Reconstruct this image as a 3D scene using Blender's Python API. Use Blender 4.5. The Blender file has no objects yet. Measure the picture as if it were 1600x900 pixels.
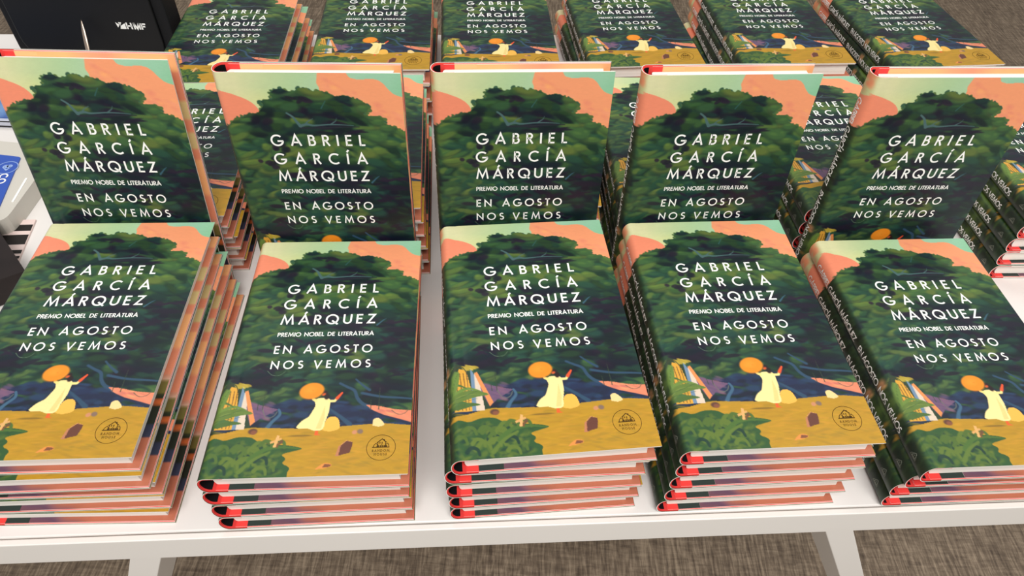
import bpy, math, numpy as np
from mathutils import Vector, Matrix

# ---------------------------------------------------------------- camera, world, lights, exposure
sc = bpy.context.scene
COL = sc.collection
TZ = 0.75                                    # table top height
W, H, T = 0.14, 0.2272, 0.0178               # the novel: width, height, thickness
cam_d = bpy.data.cameras.new('camera'); cam = bpy.data.objects.new('camera', cam_d); COL.objects.link(cam); sc.camera = cam
PITCH, ROLL = math.radians(46.673), math.radians(2.419)
fw = Vector((0, math.cos(PITCH), -math.sin(PITCH))); r0 = Vector((1, 0, 0)); u0_ = r0.cross(fw)
rt = r0 * math.cos(ROLL) + u0_ * math.sin(ROLL); up = u0_ * math.cos(ROLL) - r0 * math.sin(ROLL)
M = Matrix((rt, up, -fw)).transposed().to_4x4(); M.translation = Vector((0, 0, TZ + 0.5087)); cam.matrix_world = M
cam_d.sensor_width = 36; cam_d.lens = 1120 / 1600 * 36; cam_d.clip_start = .01
sc.view_settings.view_transform = 'Standard'; sc.view_settings.look = 'None'
sc.view_settings.gamma = 1; sc.view_settings.exposure = 0.0; sc.view_settings.use_curve_mapping = False
wd = bpy.data.worlds.new('room_light'); sc.world = wd; wd.use_nodes = True
wd.node_tree.nodes['Background'].inputs[0].default_value = (1.0, .98, .96, 1); wd.node_tree.nodes['Background'].inputs[1].default_value = .52
def area(name, loc, rot, sx, sy, e, col=(1, .972, .935)):
    d = bpy.data.lights.new(name, 'AREA'); d.shape = 'RECTANGLE'; d.size = sx; d.size_y = sy; d.energy = e; d.color = col
    o = bpy.data.objects.new(name, d); COL.objects.link(o); o.location = loc; o.rotation_euler = rot; return o
area('ceiling_light', (.15, -.9, 2.85), (math.radians(24), 0, 0), 1.5, .8, 56)
area('ceiling_light', (-.9, 1.6, 2.95), (math.radians(12), 0, 0), 1.2, .6, 9)
area('ceiling_light', (1.3, 1.2, 2.95), (math.radians(8), 0, 0), 1.2, .6, 9)
# ---------------------------------------------------------------- painted jacket artwork (computed, generic landscape)
def s2l(c):
    c = np.asarray(c, float) / 255.0
    return np.where(c <= 0.04045, c / 12.92, ((c + 0.055) / 1.055) ** 2.4)

def vnoise(w, h, fx, fy, rng):
    gx, gy = int(fx) + 2, int(fy) + 2
    g = rng.random((gy, gx))
    x = np.linspace(0, fx, w, endpoint=False); y = np.linspace(0, fy, h, endpoint=False)
    xi = x.astype(int); yi = y.astype(int)
    tx = x - xi; ty = y - yi
    tx = tx * tx * (3 - 2 * tx); ty = (ty * ty * (3 - 2 * ty))[:, None]
    a = g[yi][:, xi]; b = g[yi][:, xi + 1]; c = g[yi + 1][:, xi]; d = g[yi + 1][:, xi + 1]
    return (a * (1 - tx) + b * tx) * (1 - ty) + (c * (1 - tx) + d * tx) * ty

def fbm(w, h, fx, fy, rng, n=4):
    s = 0; a = 1; t = 0
    for i in range(n):
        s = s + a * vnoise(w, h, fx * 2 ** i, fy * 2 ** i, rng); t += a; a *= .55
    return s / t

class Canvas:
    """image rows run from v=0 (bottom) to v=1; ratio = height/width of the painted area"""
    def __init__(s, w, h, u0=0., u1=1.):
        s.w, s.h, s.u0, s.u1 = w, h, u0, u1
        s.img = np.zeros((h, w, 3))
        s.U = u0 + (np.arange(w) + .5) / w * (u1 - u0)
        s.V = (np.arange(h) + .5) / h
    def window(s, ua, ub, va, vb):
        i0 = max(0, int((ua - s.u0) / (s.u1 - s.u0) * s.w)); i1 = min(s.w, int((ub - s.u0) / (s.u1 - s.u0) * s.w) + 2)
        j0 = max(0, int(va * s.h)); j1 = min(s.h, int(vb * s.h) + 2)
        return i0, i1, j0, j1
    def blend(s, i0, i1, j0, j1, m, col):
        if i1 <= i0 or j1 <= j0: return
        r = s.img[j0:j1, i0:i1]
        s.img[j0:j1, i0:i1] = r * (1 - m[..., None]) + np.asarray(col, float) * m[..., None]
    def polymask(s, pts, i0, i1, j0, j1):
        X = s.U[i0:i1][None, :]; Y = s.V[j0:j1][:, None]
        ins = np.zeros((j1 - j0, i1 - i0), bool); n = len(pts)
        for k in range(n):
            x1, y1 = pts[k]; x2, y2 = pts[(k + 1) % n]
            if y1 == y2: continue
            c = ((y1 > Y) != (y2 > Y)) & (X < (x2 - x1) * (Y - y1) / (y2 - y1) + x1)
            ins ^= c
        return ins.astype(float)
    def poly(s, pts, col, a=1.):
        us = [p[0] for p in pts]; vs = [p[1] for p in pts]
        b = s.window(min(us), max(us), min(vs), max(vs))
        if b[1] <= b[0] or b[3] <= b[2]: return
        s.blend(*b, s.polymask(pts, *b) * a, col)
    def dab(s, u, v, ru, rv, ang, col, a=1., soft=.35):
        R = max(ru, rv * 1.6)
        b = s.window(u - R, u + R, v - R, v + R)
        if b[1] <= b[0] or b[3] <= b[2]: return
        X = s.U[b[0]:b[1]][None, :] - u; Y = (s.V[b[2]:b[3]][:, None] - v) * 1.55
        ca, sa = math.cos(ang), math.sin(ang)
        d = np.sqrt(((X * ca + Y * sa) / ru) ** 2 + ((-X * sa + Y * ca) / (rv * 1.55)) ** 2)
        s.blend(*b, np.clip((1 - d) / soft, 0, 1) * a, col)
    def line(s, pts, w0, w1, col, a=1.):
        n = len(pts) - 1
        for k in range(n):
            (x1, y1), (x2, y2) = pts[k], pts[k + 1]
            L = math.hypot(x2 - x1, (y2 - y1) * 1.55); m = max(2, int(L / .004))
            for i in range(m):
                t = i / m; w = w0 + (w1 - w0) * (k + t) / n
                s.dab(x1 + (x2 - x1) * t, y1 + (y2 - y1) * t, w, w / 1.55, 0, col, a, .5)

def smooth(pts, n=6):
    out = []
    P = [pts[0]] + list(pts) + [pts[-1]]
    for i in range(1, len(P) - 2):
        p0, p1, p2, p3 = [np.array(q, float) for q in P[i - 1:i + 3]]
        for k in range(n):
            t = k / n
            out.append(tuple(.5 * ((2 * p1) + (-p0 + p2) * t + (2 * p0 - 5 * p1 + 4 * p2 - p3) * t * t + (-p0 + 3 * p1 - 3 * p2 + p3) * t ** 3)))
    out.append(tuple(pts[-1]))
    return out

CLOUD_L = [(-.3, .955), (-.12, .95), (0, .938), (.05, .932), (.1, .921), (.15, .908), (.19, .89), (.213, .868), (.21, .84), (.1, .80), (-.3, .80)]
CLOUD_R = [(.565, 1.01), (.556, .985), (.55, .965), (.56, .945), (.57, .90), (.75, .80), (1.05, .74), (1.05, .915), (1.0, .916), (.955, .926), (.925, .945), (.905, .962),
           (.875, .976), (.83, .98), (.785, .977), (.75, .98), (.725, .987), (.705, 1.01)]
CROWN = [(-.3, .80), (-.1, .79), (0, .805), (.04, .812), (.075, .835), (.11, .835), (.15, .852), (.2, .855), (.225, .868), (.245, .885), (.236, .898), (.262, .905), (.295, .904),
         (.303, .914), (.292, .924), (.32, .94), (.36, .944), (.385, .936), (.43, .936), (.445, .946), (.49, .945), (.52, .935), (.555, .937), (.6, .93), (.63, .918), (.68, .92), (.73, .912),
         (.775, .9), (.812, .882), (.805, .868), (.778, .85), (.83, .845), (.868, .843), (.885, .832), (.888, .818), (.925, .808), (.95, .8), (1.0, .785), (1.05, .775), (1.05, .1), (-.3, .1)]

def paint_front(w, h, u0=0., u1=1., seed=5):
    rng = np.random.default_rng(seed)
    C = Canvas(w, h, u0, u1)
    U = C.U[None, :]; V = C.V[:, None]
    # sky
    n = fbm(w, h, 3 * (u1 - u0), 5, rng)[..., None]
    t = np.clip((U - .12) / .7, 0, 1)[..., None]
    base = np.array([208, 212, 160]) * (1 - t) + np.array([142, 196, 158]) * t
    C.img[:] = base + (n - .5) * np.array([34, 14, 34])
    warm = np.clip(1 - np.abs(V - .9) / .05, 0, 1) * np.clip(1 - np.abs(U - .25) / .25, 0, 1)
    C.img += warm[..., None] * np.array([8, 4, -10])
    # clouds
    C.poly(smooth(CLOUD_L), (236, 140, 108))
    C.poly(smooth(CLOUD_R), (240, 156, 112))
    for k in range(90):
        u = rng.uniform(.55, 1.02); v = .97 - (u - .55) * .33 + rng.uniform(-.05, .03)
        C_mask = C.polymask(smooth(CLOUD_R, 3), *C.window(u - .02, u + .02, v - .01, v + .01))
        if C_mask.size and C_mask.min() > 0:
            C.dab(u, v, rng.uniform(.02, .05), rng.uniform(.008, .014), -.4, [(246, 170, 106), (234, 144, 112), (240, 158, 120), (230, 136, 108)][rng.integers(4)], .45, .9)
    # crown with a ragged leafy rim
    rim = smooth(CROWN[:39], 4)
    C.poly(rim + [(1.05, .1), (-.3, .1)], (60, 92, 54))
    for (u, v) in rim:
        for _ in range(2):
            C.dab(u + rng.normal(0, .006), v - .006 + rng.normal(0, .003), rng.uniform(.008, .016), rng.uniform(.004, .008), rng.uniform(-.6, .6), [(70, 100, 58), (52, 88, 66), (84, 108, 58)][rng.integers(3)], 1, .25)
    # big dark body then brushed clumps, lit side up
    crown = C.polymask(smooth(CROWN[:39], 4) + [(1.05, .1), (-.3, .1)], 0, w, 0, h)
    keep = C.img.copy()
    dark = fbm(w, h, 4 * (u1 - u0), 11, rng, 4)[..., None]
    top = np.clip((V - .70) / .2, 0, 1)[..., None]
    C.img[:] = (np.array([28, 50, 40]) * (1 - top) + np.array([52, 82, 50]) * top) + (dark - .5) * np.array([30, 44, 20])
    D = fbm(w, h, 4.5 * (u1 - u0), 14, rng, 3); D = (D - D.mean()) * 1.35 + .5
    def dk(u, v):
        i = int(np.clip((u - u0) / (u1 - u0) * w, 0, w - 1)); j = int(np.clip(v * h, 0, h - 1)); return D[j, i]
    pal_hi = [(80, 102, 54), (70, 96, 54), (88, 104, 54), (62, 92, 56)]
    pal_mid = [(50, 80, 52), (44, 76, 54), (40, 72, 56), (56, 84, 50)]
    pal_lo = [(34, 62, 46), (30, 54, 48), (40, 64, 40)]
    pal_dk = [(28, 30, 40), (24, 38, 44), (38, 32, 44), (24, 42, 38)]
    nk = int(1050 * (u1 - u0))
    cs = sorted([(rng.uniform(u0 - .05, u1 + .05), rng.uniform(.2, .96)) for _ in range(nk)], key=lambda p: -p[1] + rng.normal(0, .05))
    for (u, v) in cs:
        d = dk(u, v); up = (v - .3) / .65
        if d > .60 - .0 * up: 
            pal = pal_dk if rng.random() < .75 else pal_lo
        elif d > .52: pal = pal_lo
        elif d > .44 or rng.random() > .35 + .5 * up: pal = pal_mid
        else: pal = pal_hi
        c = np.array(pal[rng.integers(len(pal))], float)
        if .25 < v < .62 and pal is not pal_dk: c = c * .92 + np.array([0, 2, 6])
        ru = rng.uniform(.03, .085); rv = rng.uniform(.008, .021); an = rng.normal(0, .25) + (.5 - u) * .5
        C.dab(u, v - rv * .5, ru * 1.05, rv * 1.05, an, c * .66 + np.array([4, 6, 12]), .75, .5)
        C.dab(u, v, ru, rv, an, c, .6 if pal is pal_dk else .85, .8 if pal is pal_dk else .45)
        if pal in (pal_hi, pal_mid) and rng.random() < .5:
            C.dab(u - ru * .2, v + rv * .35, ru * .55, rv * .45, an, c + np.array([14, 14, 2]), .6, .6)
    # dark hollows
    for (u, v, ru, rv) in [(.46, .905, .07, .012), (.30, .725, .06, .02), (.22, .66, .05, .016), (.62, .79, .16, .013), (.45, .60, .2, .02), (.68, .56, .2, .022), (.9, .585, .09, .012), (.3, .48, .1, .014),
                           (.62, .46, .12, .012), (.85, .50, .1, .012), (.2, .39, .1, .012), (.75, .40, .12, .012), (.25, .335, .16, .014), (.9, .37, .08, .01), (.5, .505, .12, .012)]:
        for _ in range(7):
            C.dab(u + rng.normal(0, ru * .5), v + rng.normal(0, rv * .6), ru * rng.uniform(.3, .6), rv * rng.uniform(.4, .85), rng.normal(0, .3), [(34, 32, 44), (40, 34, 48), (24, 36, 40), (30, 30, 40)][rng.integers(4)], .8, .4)
    body = np.clip((C.img - np.array([46, 62, 50])) * 1.28 + np.array([42, 60, 48]), 8, 255)
    m = crown[..., None]
    rimband = np.clip((crown > 0) * 1., 0, 1)
    C.img[:] = keep * (1 - m) + body * m
    # bare branches
    br = (70, 100, 100)
    C.line(smooth([(.42, .799), (.5, .798), (.6, .801), (.75, .803)]), .009, .004, (34, 40, 48), .8)
    C.line(smooth([(.36, .855), (.39, .84), (.41, .818), (.425, .805)]), .006, .011, br)
    C.line(smooth([(.42, .806), (.46, .812), (.5, .808), (.6, .812), (.72, .808)]), .010, .003, br)
    C.line([(.445, .81), (.47, .825), (.5, .835)], .006, .002, br)
    C.line([(.59, .812), (.62, .825), (.63, .838)], .005, .002, br)
    C.line([(.78, .575), (.81, .595), (.83, .605)], .007, .002, (52, 88, 104))
    C.line([(.58, .90), (.56, .88), (.55, .87)], .003, .005, (48, 90, 90), .8)
    # blue trunk and roots at dusk
    for k in range(260):
        u = rng.uniform(u0 - .05, u1 + .05); v = rng.uniform(.16, .27)
        if v > .20 + .07 * math.exp(-((u - .5) / .35) ** 2): continue
        C.dab(u, v, rng.uniform(.03, .07), rng.uniform(.008, .016), rng.normal(0, .25), [(30, 42, 74), (26, 34, 60), (36, 58, 90), (30, 50, 78), (24, 30, 50)][rng.integers(5)], .9, .5)
    C.poly([(.14, .285), (.19, .262), (.27, .245), (.33, .235), (.25, .205), (.2, .175), (.14, .17)], (104, 80, 108))
    for k in range(20): C.dab(rng.uniform(.16, .3), rng.uniform(.19, .26), .03, .007, -.4, [(120, 86, 112), (90, 72, 104), (132, 90, 104)][rng.integers(3)], .6, .6)
    rr = (44, 72, 96)
    C.line(smooth([(.62, .33), (.66, .315), (.70, .30), (.72, .27), (.76, .245), (.85, .225)]), .008, .013, rr, .9)
    C.line(smooth([(.70, .345), (.74, .32), (.78, .30)]), .006, .010, rr, .8)
    C.line(smooth([(.74, .29), (.84, .275), (.95, .268), (1.02, .262)]), .010, .006, rr, .9)
    C.line(smooth([(.33, .235), (.34, .215), (.31, .19), (.29, .168)]), .007, .013, (62, 96, 122), .9)
    C.line(smooth([(.58, .235), (.64, .205), (.70, .172)]), .006, .016, rr, .9)
    C.line(smooth([(.52, .24), (.55, .2), (.56, .17)]), .008, .012, (34, 60, 92), .9)
    C.poly(smooth([(.765, .245), (.83, .240), (.9, .228), (.97, .222), (1.05, .214), (1.05, .168), (1.0, .172), (.95, .185), (.88, .2), (.81, .222)]), (222, 130, 98))
    for k in range(26): 
        u = rng.uniform(.8, 1.0); C.dab(u, .238 - (u - .76) * .16 + rng.normal(0, .006), .03, .005, -.3, [(240, 150, 104), (196, 112, 96), (232, 138, 104)][rng.integers(3)], .7, .6)
    C.line([(1.02, .166), (.95, .183), (.86, .203), (.78, .228)], .012, .004, (28, 40, 66))
    for (u, a, b) in [(.83, .31, .225), (.79, .262, .228), (.245, .30, .232), (.22, .262, .232)]:
        C.line([(u, a), (u + .003, b)], .0022, .0032, (52, 66, 50))
    C.line(smooth([(.25, .235), (.275, .205), (.31, .21), (.325, .228)]), .003, .0025, (104, 108, 96))
    C.line(smooth([(.9, .222), (.93, .208), (.965, .21), (.985, .226)]), .003, .0025, (104, 92, 74))
    C.line(smooth([(.23, .385), (.26, .368), (.3, .368), (.325, .384)]), .0025, .002, (92, 116, 92))
    # meadow
    hz = smooth([(-.3, .17), (0, .15), (.1, .156), (.2, .170), (.3, .168), (.5, .163), (.7, .170), (.85, .175), (.95, .170), (1.05, .162)])
    C.poly(hz + [(1.05, -.02), (-.3, -.02)], (178, 136, 36))
    for k in range(int(600 * (u1 - u0))):
        u = rng.uniform(u0 - .03, u1 + .03); v = rng.uniform(-.01, .155)
        q = [(190, 146, 34), (168, 126, 34), (184, 136, 42), (156, 124, 38), (198, 144, 44), (174, 132, 32)][rng.integers(6)]
        if v < .06 and u > .5 and rng.random() < .6: q = [(158, 124, 42), (144, 118, 42), (170, 128, 38)][rng.integers(3)]
        C.dab(u, v, rng.uniform(.02, .06), rng.uniform(.003, .006), rng.normal(-.05, .18), q, .5, .7)
    for u in np.arange(u0, u1, .02): C.dab(u, .163 + .004 * math.sin(u * 11), .02, .003, 0, (168, 134, 52), .5, .8)
    # cottage among palms
    C.poly([(.0, .17), (.0, .30), (.05, .345), (.1, .33), (.15, .26), (.19, .2), (.21, .17)], (44, 62, 44))
    C.poly([(.03, .165), (.04, .29), (.065, .325), (.1, .32), (.118, .25), (.12, .165)], (214, 158, 58))
    for u in (.05, .07, .088, .104): C.line([(u, .17), (u, .27), (u - .004, .31)], .003, .003, (92, 66, 40))
    C.poly([(.118, .165), (.122, .325), (.14, .30), (.15, .165)], (108, 134, 160))
    C.poly([(.138, .165), (.14, .31), (.165, .26), (.18, .165)], (214, 196, 176))
    C.poly([(.14, .305), (.155, .31), (.225, .192), (.205, .178)], (224, 140, 82))
    for k in range(12): C.dab(.09 + .065 * rng.random(), .322 + .012 * rng.random(), .022, .006, rng.normal(-.5, .4), [(196, 172, 66), (172, 150, 54), (206, 184, 84)][rng.integers(3)], .9, .4)
    C.line(smooth([(.03, .30), (.05, .33), (.085, .33), (.11, .295)]), .0035, .0035, (58, 60, 40))
    C.line(smooth([(.045, .31), (.03, .27), (.02, .22)]), .012, .004, (88, 118, 58)); C.dab(.032, .265, .022, .045, 0, (96, 128, 60), .95, .3)
    for (a, b, cc) in [((.0, .19), (.2, .222), (84, 116, 56)), ((.0, .2), (.17, .235), (104, 132, 60)), ((.0, .175), (.13, .185), (72, 106, 56)), ((-.04, .21), (.1, .25), (70, 102, 52))]:
        C.line(smooth([a, ((a[0] + b[0]) / 2, max(a[1], b[1]) + .012), b]), .018, .003, cc)
    C.poly(smooth([(-.02, .19), (.03, .222), (.09, .24), (.15, .238), (.205, .222), (.15, .216), (.1, .208), (.06, .198), (.02, .18)]), (94, 118, 54))
    C.poly(smooth([(.0, .172), (.05, .19), (.11, .196), (.16, .186), (.1, .18), (.05, .17)]), (74, 102, 50))
    C.line(smooth([(.02, .2), (.08, .224), (.18, .224)]), .004, .002, (120, 138, 66))
    C.poly(smooth([(.012, .225), (.012, .26), (.03, .295), (.06, .315), (.062, .285), (.05, .25), (.028, .222)]), (100, 128, 58))
    C.line(smooth([(.02, .225), (.032, .262), (.057, .308)]), .003, .002, (70, 98, 48))
    for (x0, y0, x1, y1) in [(0, .2, .16, .24), (0, .19, .15, .21)]: C.line([(x0, y0), (x1, y1)], .003, .002, (50, 80, 48), .7)
    # foreground bush
    bush = smooth([(-.3, .10), (0, .128), (.05, .135), (.1, .128), (.16, .138), (.22, .136), (.26, .122), (.3, .112), (.37, .108), (.44, .102), (.48, .093), (.44, .085), (.39, .075), (.41, .06), (.40, .045), (.435, .03), (.43, .01), (.44, -.02)])
    C.poly(bush + [(-.3, -.02)], (46, 82, 44))
    for k in range(int(420 * (min(.45, u1) - u0))):
        u = rng.uniform(u0, .4); v = rng.uniform(0, .12)
        if v > .128 - max(0, u - .25) * .25: continue
        C.dab(u, v, rng.uniform(.016, .042), rng.uniform(.005, .012), rng.uniform(-1.1, 1.1), [(86, 108, 44), (62, 90, 44), (28, 58, 46), (42, 74, 42), (98, 116, 46), (50, 80, 46)][rng.integers(6)], .75, .6)
    for k in range(20):
        u = rng.uniform(.02, .34); v = rng.uniform(.02, .11)
        C.line(smooth([(u, v), (u + .02, v + .014), (u + .05, v + .008), (u + .06, v - .012)]), .013, .008, [(90, 112, 46), (76, 102, 44), (28, 58, 46)][rng.integers(3)], .85)
    C.line(smooth([(.24, .06), (.3, .092), (.38, .1), (.475, .093)]), .018, .003, (72, 104, 46))
    C.line(smooth([(.2, .02), (.26, .06), (.33, .085)]), .014, .007, (90, 114, 48))
    # stones in the grass
    C.dab(.225, .157, .027, .012, 0, (92, 60, 48)); C.dab(.23, .153, .018, .009, 0, (128, 78, 56))
    C.poly([(.32, .120), (.372, .133), (.375, .126), (.322, .112)], (212, 160, 96)); C.poly([(.338, .10), (.348, .142), (.362, .14), (.354, .10)], (216, 168, 104))
    C.poly([(.36, .118), (.378, .126), (.385, .117), (.368, .108)], (104, 74, 50)); C.poly([(.352, .100), (.356, .115), (.366, .113), (.362, .098)], (112, 76, 48))
    C.poly([(.645, .066), (.655, .098), (.668, .104), (.665, .066)], (182, 120, 84))
    C.poly(smooth([(.66, .066), (.668, .104), (.69, .117), (.706, .115), (.722, .11), (.718, .09), (.71, .075), (.69, .072)]), (98, 58, 46))
    C.line([(.668, .104), (.69, .1175), (.72, .112)], .003, .002, (226, 162, 92))
    C.dab(.725, .146, .016, .009, .3, (196, 134, 96)); C.dab(.752, .148, .018, .010, -.3, (128, 104, 88))
    C.poly(smooth([(.555, .022), (.58, .036), (.605, .043), (.632, .038), (.628, .03), (.6, .026)]), (216, 138, 66)); C.poly([(.59, .028), (.6, .040), (.632, .037), (.626, .03)], (124, 76, 50))
    C.poly(smooth([(.81, .168), (.812, .19), (.835, .195), (.855, .185), (.868, .170), (.84, .163)]), (238, 206, 142))
    C.poly(smooth([(.565, .155), (.575, .19), (.595, .203), (.62, .203), (.64, .19), (.645, .16), (.6, .15)]), (232, 178, 76))
    # walker in pale dress under a round straw hat
    C.dab(.46, .138, .07, .004, 0, (120, 92, 34), .8, .4)
    C.poly([(.532, .165), (.545, .165), (.545, .143), (.56, .139), (.528, .139)], (222, 96, 42))
    C.poly(smooth([(.432, .168), (.455, .19), (.485, .205), (.50, .225), (.51, .245), (.505, .262), (.515, .272), (.545, .275), (.58, .268), (.585, .24), (.582, .215), (.572, .185), (.565, .16), (.53, .154), (.49, .163), (.45, .163), (.432, .168)]), (240, 220, 150))
    C.poly([(.53, .16), (.545, .2), (.56, .245), (.567, .2), (.556, .16)], (220, 192, 116), .6)
    C.line([(.51, .265), (.495, .27), (.49, .28)], .010, .007, (244, 214, 130)); C.line([(.49, .28), (.488, .292)], .006, .006, (206, 140, 80))
    C.line([(.58, .262), (.605, .262), (.615, .272)], .009, .008, (248, 224, 140)); C.line([(.615, .272), (.64, .295)], .011, .006, (226, 84, 44))
    C.dab(.562, .28, .016, .014, 0, (36, 24, 26)); C.dab(.55, .294, .016, .010, 0, (40, 26, 28))
    C.dab(.48, .301, .070, .0355, .18, (190, 110, 30)); C.dab(.48, .303, .067, .033, .18, (232, 138, 34), 1, .15)
    C.dab(.47, .307, .045, .02, .18, (240, 154, 50), .7, .9); C.dab(.545, .288, .014, .006, .5, (222, 92, 44), .9, .5); C.dab(.487, .304, .006, .003, 0, (222, 132, 36), .9)
    return np.clip(C.img, 0, 255)

def paint_spine(w, h, seed=9):
    """u runs from the back hinge (0) to the front hinge (.2), in the same units as the front"""
    rng = np.random.default_rng(seed); q = .2
    C = Canvas(w, h, 0., q)
    C.img[:] = np.array([200, 200, 146])
    def dab(u, v, ru, rv, an, c, a, soft): C.dab(u * q, v, ru * q, rv, an, c, a, soft)
    for k in range(26): dab(rng.uniform(0, .8), rng.uniform(.955, 1.0), .25, .012, rng.normal(0, .3), (232, 148, 108), .5, .8)
    dab(.35, .935, .3, .02, 0, (228, 144, 106), .5, .8)
    C.poly([(u * q, v) for u, v in ((-.05, .915), (.4, .912), (.8, .928), (1.05, .936), (1.05, .79), (-.05, .79))], (232, 138, 108))
    C.poly([(u * q, v) for u, v in ((-.05, .795), (.3, .80), (.6, .797), (1.05, .806), (1.05, -.05), (-.05, -.05))], (32, 48, 32))
    for k in range(520):
        v = rng.uniform(0, .79)
        dab(rng.uniform(0, 1), v, rng.uniform(.15, .35), rng.uniform(.006, .013), rng.normal(0, .3), [(30, 44, 28), (40, 58, 36), (24, 32, 26), (44, 66, 40), (34, 50, 34)][rng.integers(5)], .7, .6)
    for (u, v, ru, rv, c) in [(.6, .325, .3, .022, (186, 132, 92)), (.65, .31, .2, .010, (206, 150, 100)), (.4, .285, .5, .03, (66, 84, 42)), (.7, .25, .4, .03, (78, 98, 48)), (.4, .215, .5, .03, (60, 80, 40)),
                              (.7, .195, .25, .012, (140, 110, 50)), (.4, .17, .5, .02, (46, 60, 36)), (.8, .135, .2, .008, (160, 116, 48)), (.5, .08, .6, .06, (32, 42, 34)), (.6, .115, .3, .01, (56, 80, 42))]:
        dab(u, v, ru, rv, .2, c, .85, .7)
    return np.clip(C.img, 0, 255)

# ---------------------------------------------------------------- helpers
def tag(o, label=None, cat=None, group=None, kind=None):
    if label: o['label'] = label
    if cat: o['category'] = cat
    if group: o['group'] = group
    if kind: o['kind'] = kind
    return o
def mat(name, rgb, rough=.5, spec=.5, metal=0, build=None):
    m = bpy.data.materials.new(name); m.use_nodes = True; b = m.node_tree.nodes['Principled BSDF']
    c = s2l(rgb); b.inputs['Base Color'].default_value = (c[0], c[1], c[2], 1); b.inputs['Roughness'].default_value = rough
    b.inputs['Specular IOR Level'].default_value = spec; b.inputs['Metallic'].default_value = metal
    if build: build(m.node_tree, b)
    return m
class MB:
    def __init__(s): s.v = []; s.f = []; s.m = []; s.c = {}
    def add(s, vs, fs, mi=0):
        o = len(s.v); s.v += [tuple(float(a) for a in p) for p in vs]; s.f += [tuple(i + o for i in f) for f in fs]; s.m += [mi] * len(fs); return o
    def box(s, x0, x1, y0, y1, z0, z1, mi=0):
        s.add([(x0, y0, z0), (x1, y0, z0), (x1, y1, z0), (x0, y1, z0), (x0, y0, z1), (x1, y0, z1), (x1, y1, z1), (x0, y1, z1)],
              [(0, 3, 2, 1), (4, 5, 6, 7), (0, 1, 5, 4), (1, 2, 6, 5), (2, 3, 7, 6), (3, 0, 4, 7)], mi)
    def prism(s, poly, z0, z1, mi=0, mtop=None):
        n = len(poly)
        s.add([(x, y, z0) for x, y in poly] + [(x, y, z1) for x, y in poly], [(i, (i + 1) % n, (i + 1) % n + n, i + n) for i in range(n)], mi)
        s.add([(x, y, z0) for x, y in poly], [tuple(reversed(range(n)))], mi)
        s.add([(x, y, z1) for x, y in poly], [tuple(range(n))], mi if mtop is None else mtop)
    def mesh(s, name, mats, smooth=()):
        me = bpy.data.meshes.new(name); me.from_pydata(s.v, [], s.f)
        for m in mats: me.materials.append(m)
        me.polygons.foreach_set('material_index', s.m)
        me.polygons.foreach_set('use_smooth', [mi in smooth for mi in s.m]); me.update(); return me
    def build(s, name, mats, parent=None, bevel=0, seg=2, smooth=()):
        o = bpy.data.objects.new(name, s.mesh(name, mats, smooth)); COL.objects.link(o); o.parent = parent
        if bevel:
            b = o.modifiers.new('bevel', 'BEVEL'); b.width = bevel; b.segments = seg; b.limit_method = 'ANGLE'
        return o
def empty(name, loc=(0, 0, 0), rz=0):
    o = bpy.data.objects.new(name, None); COL.objects.link(o); o.location = loc; o.rotation_euler = (0, 0, rz); o.empty_display_size = .02; return o

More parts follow.
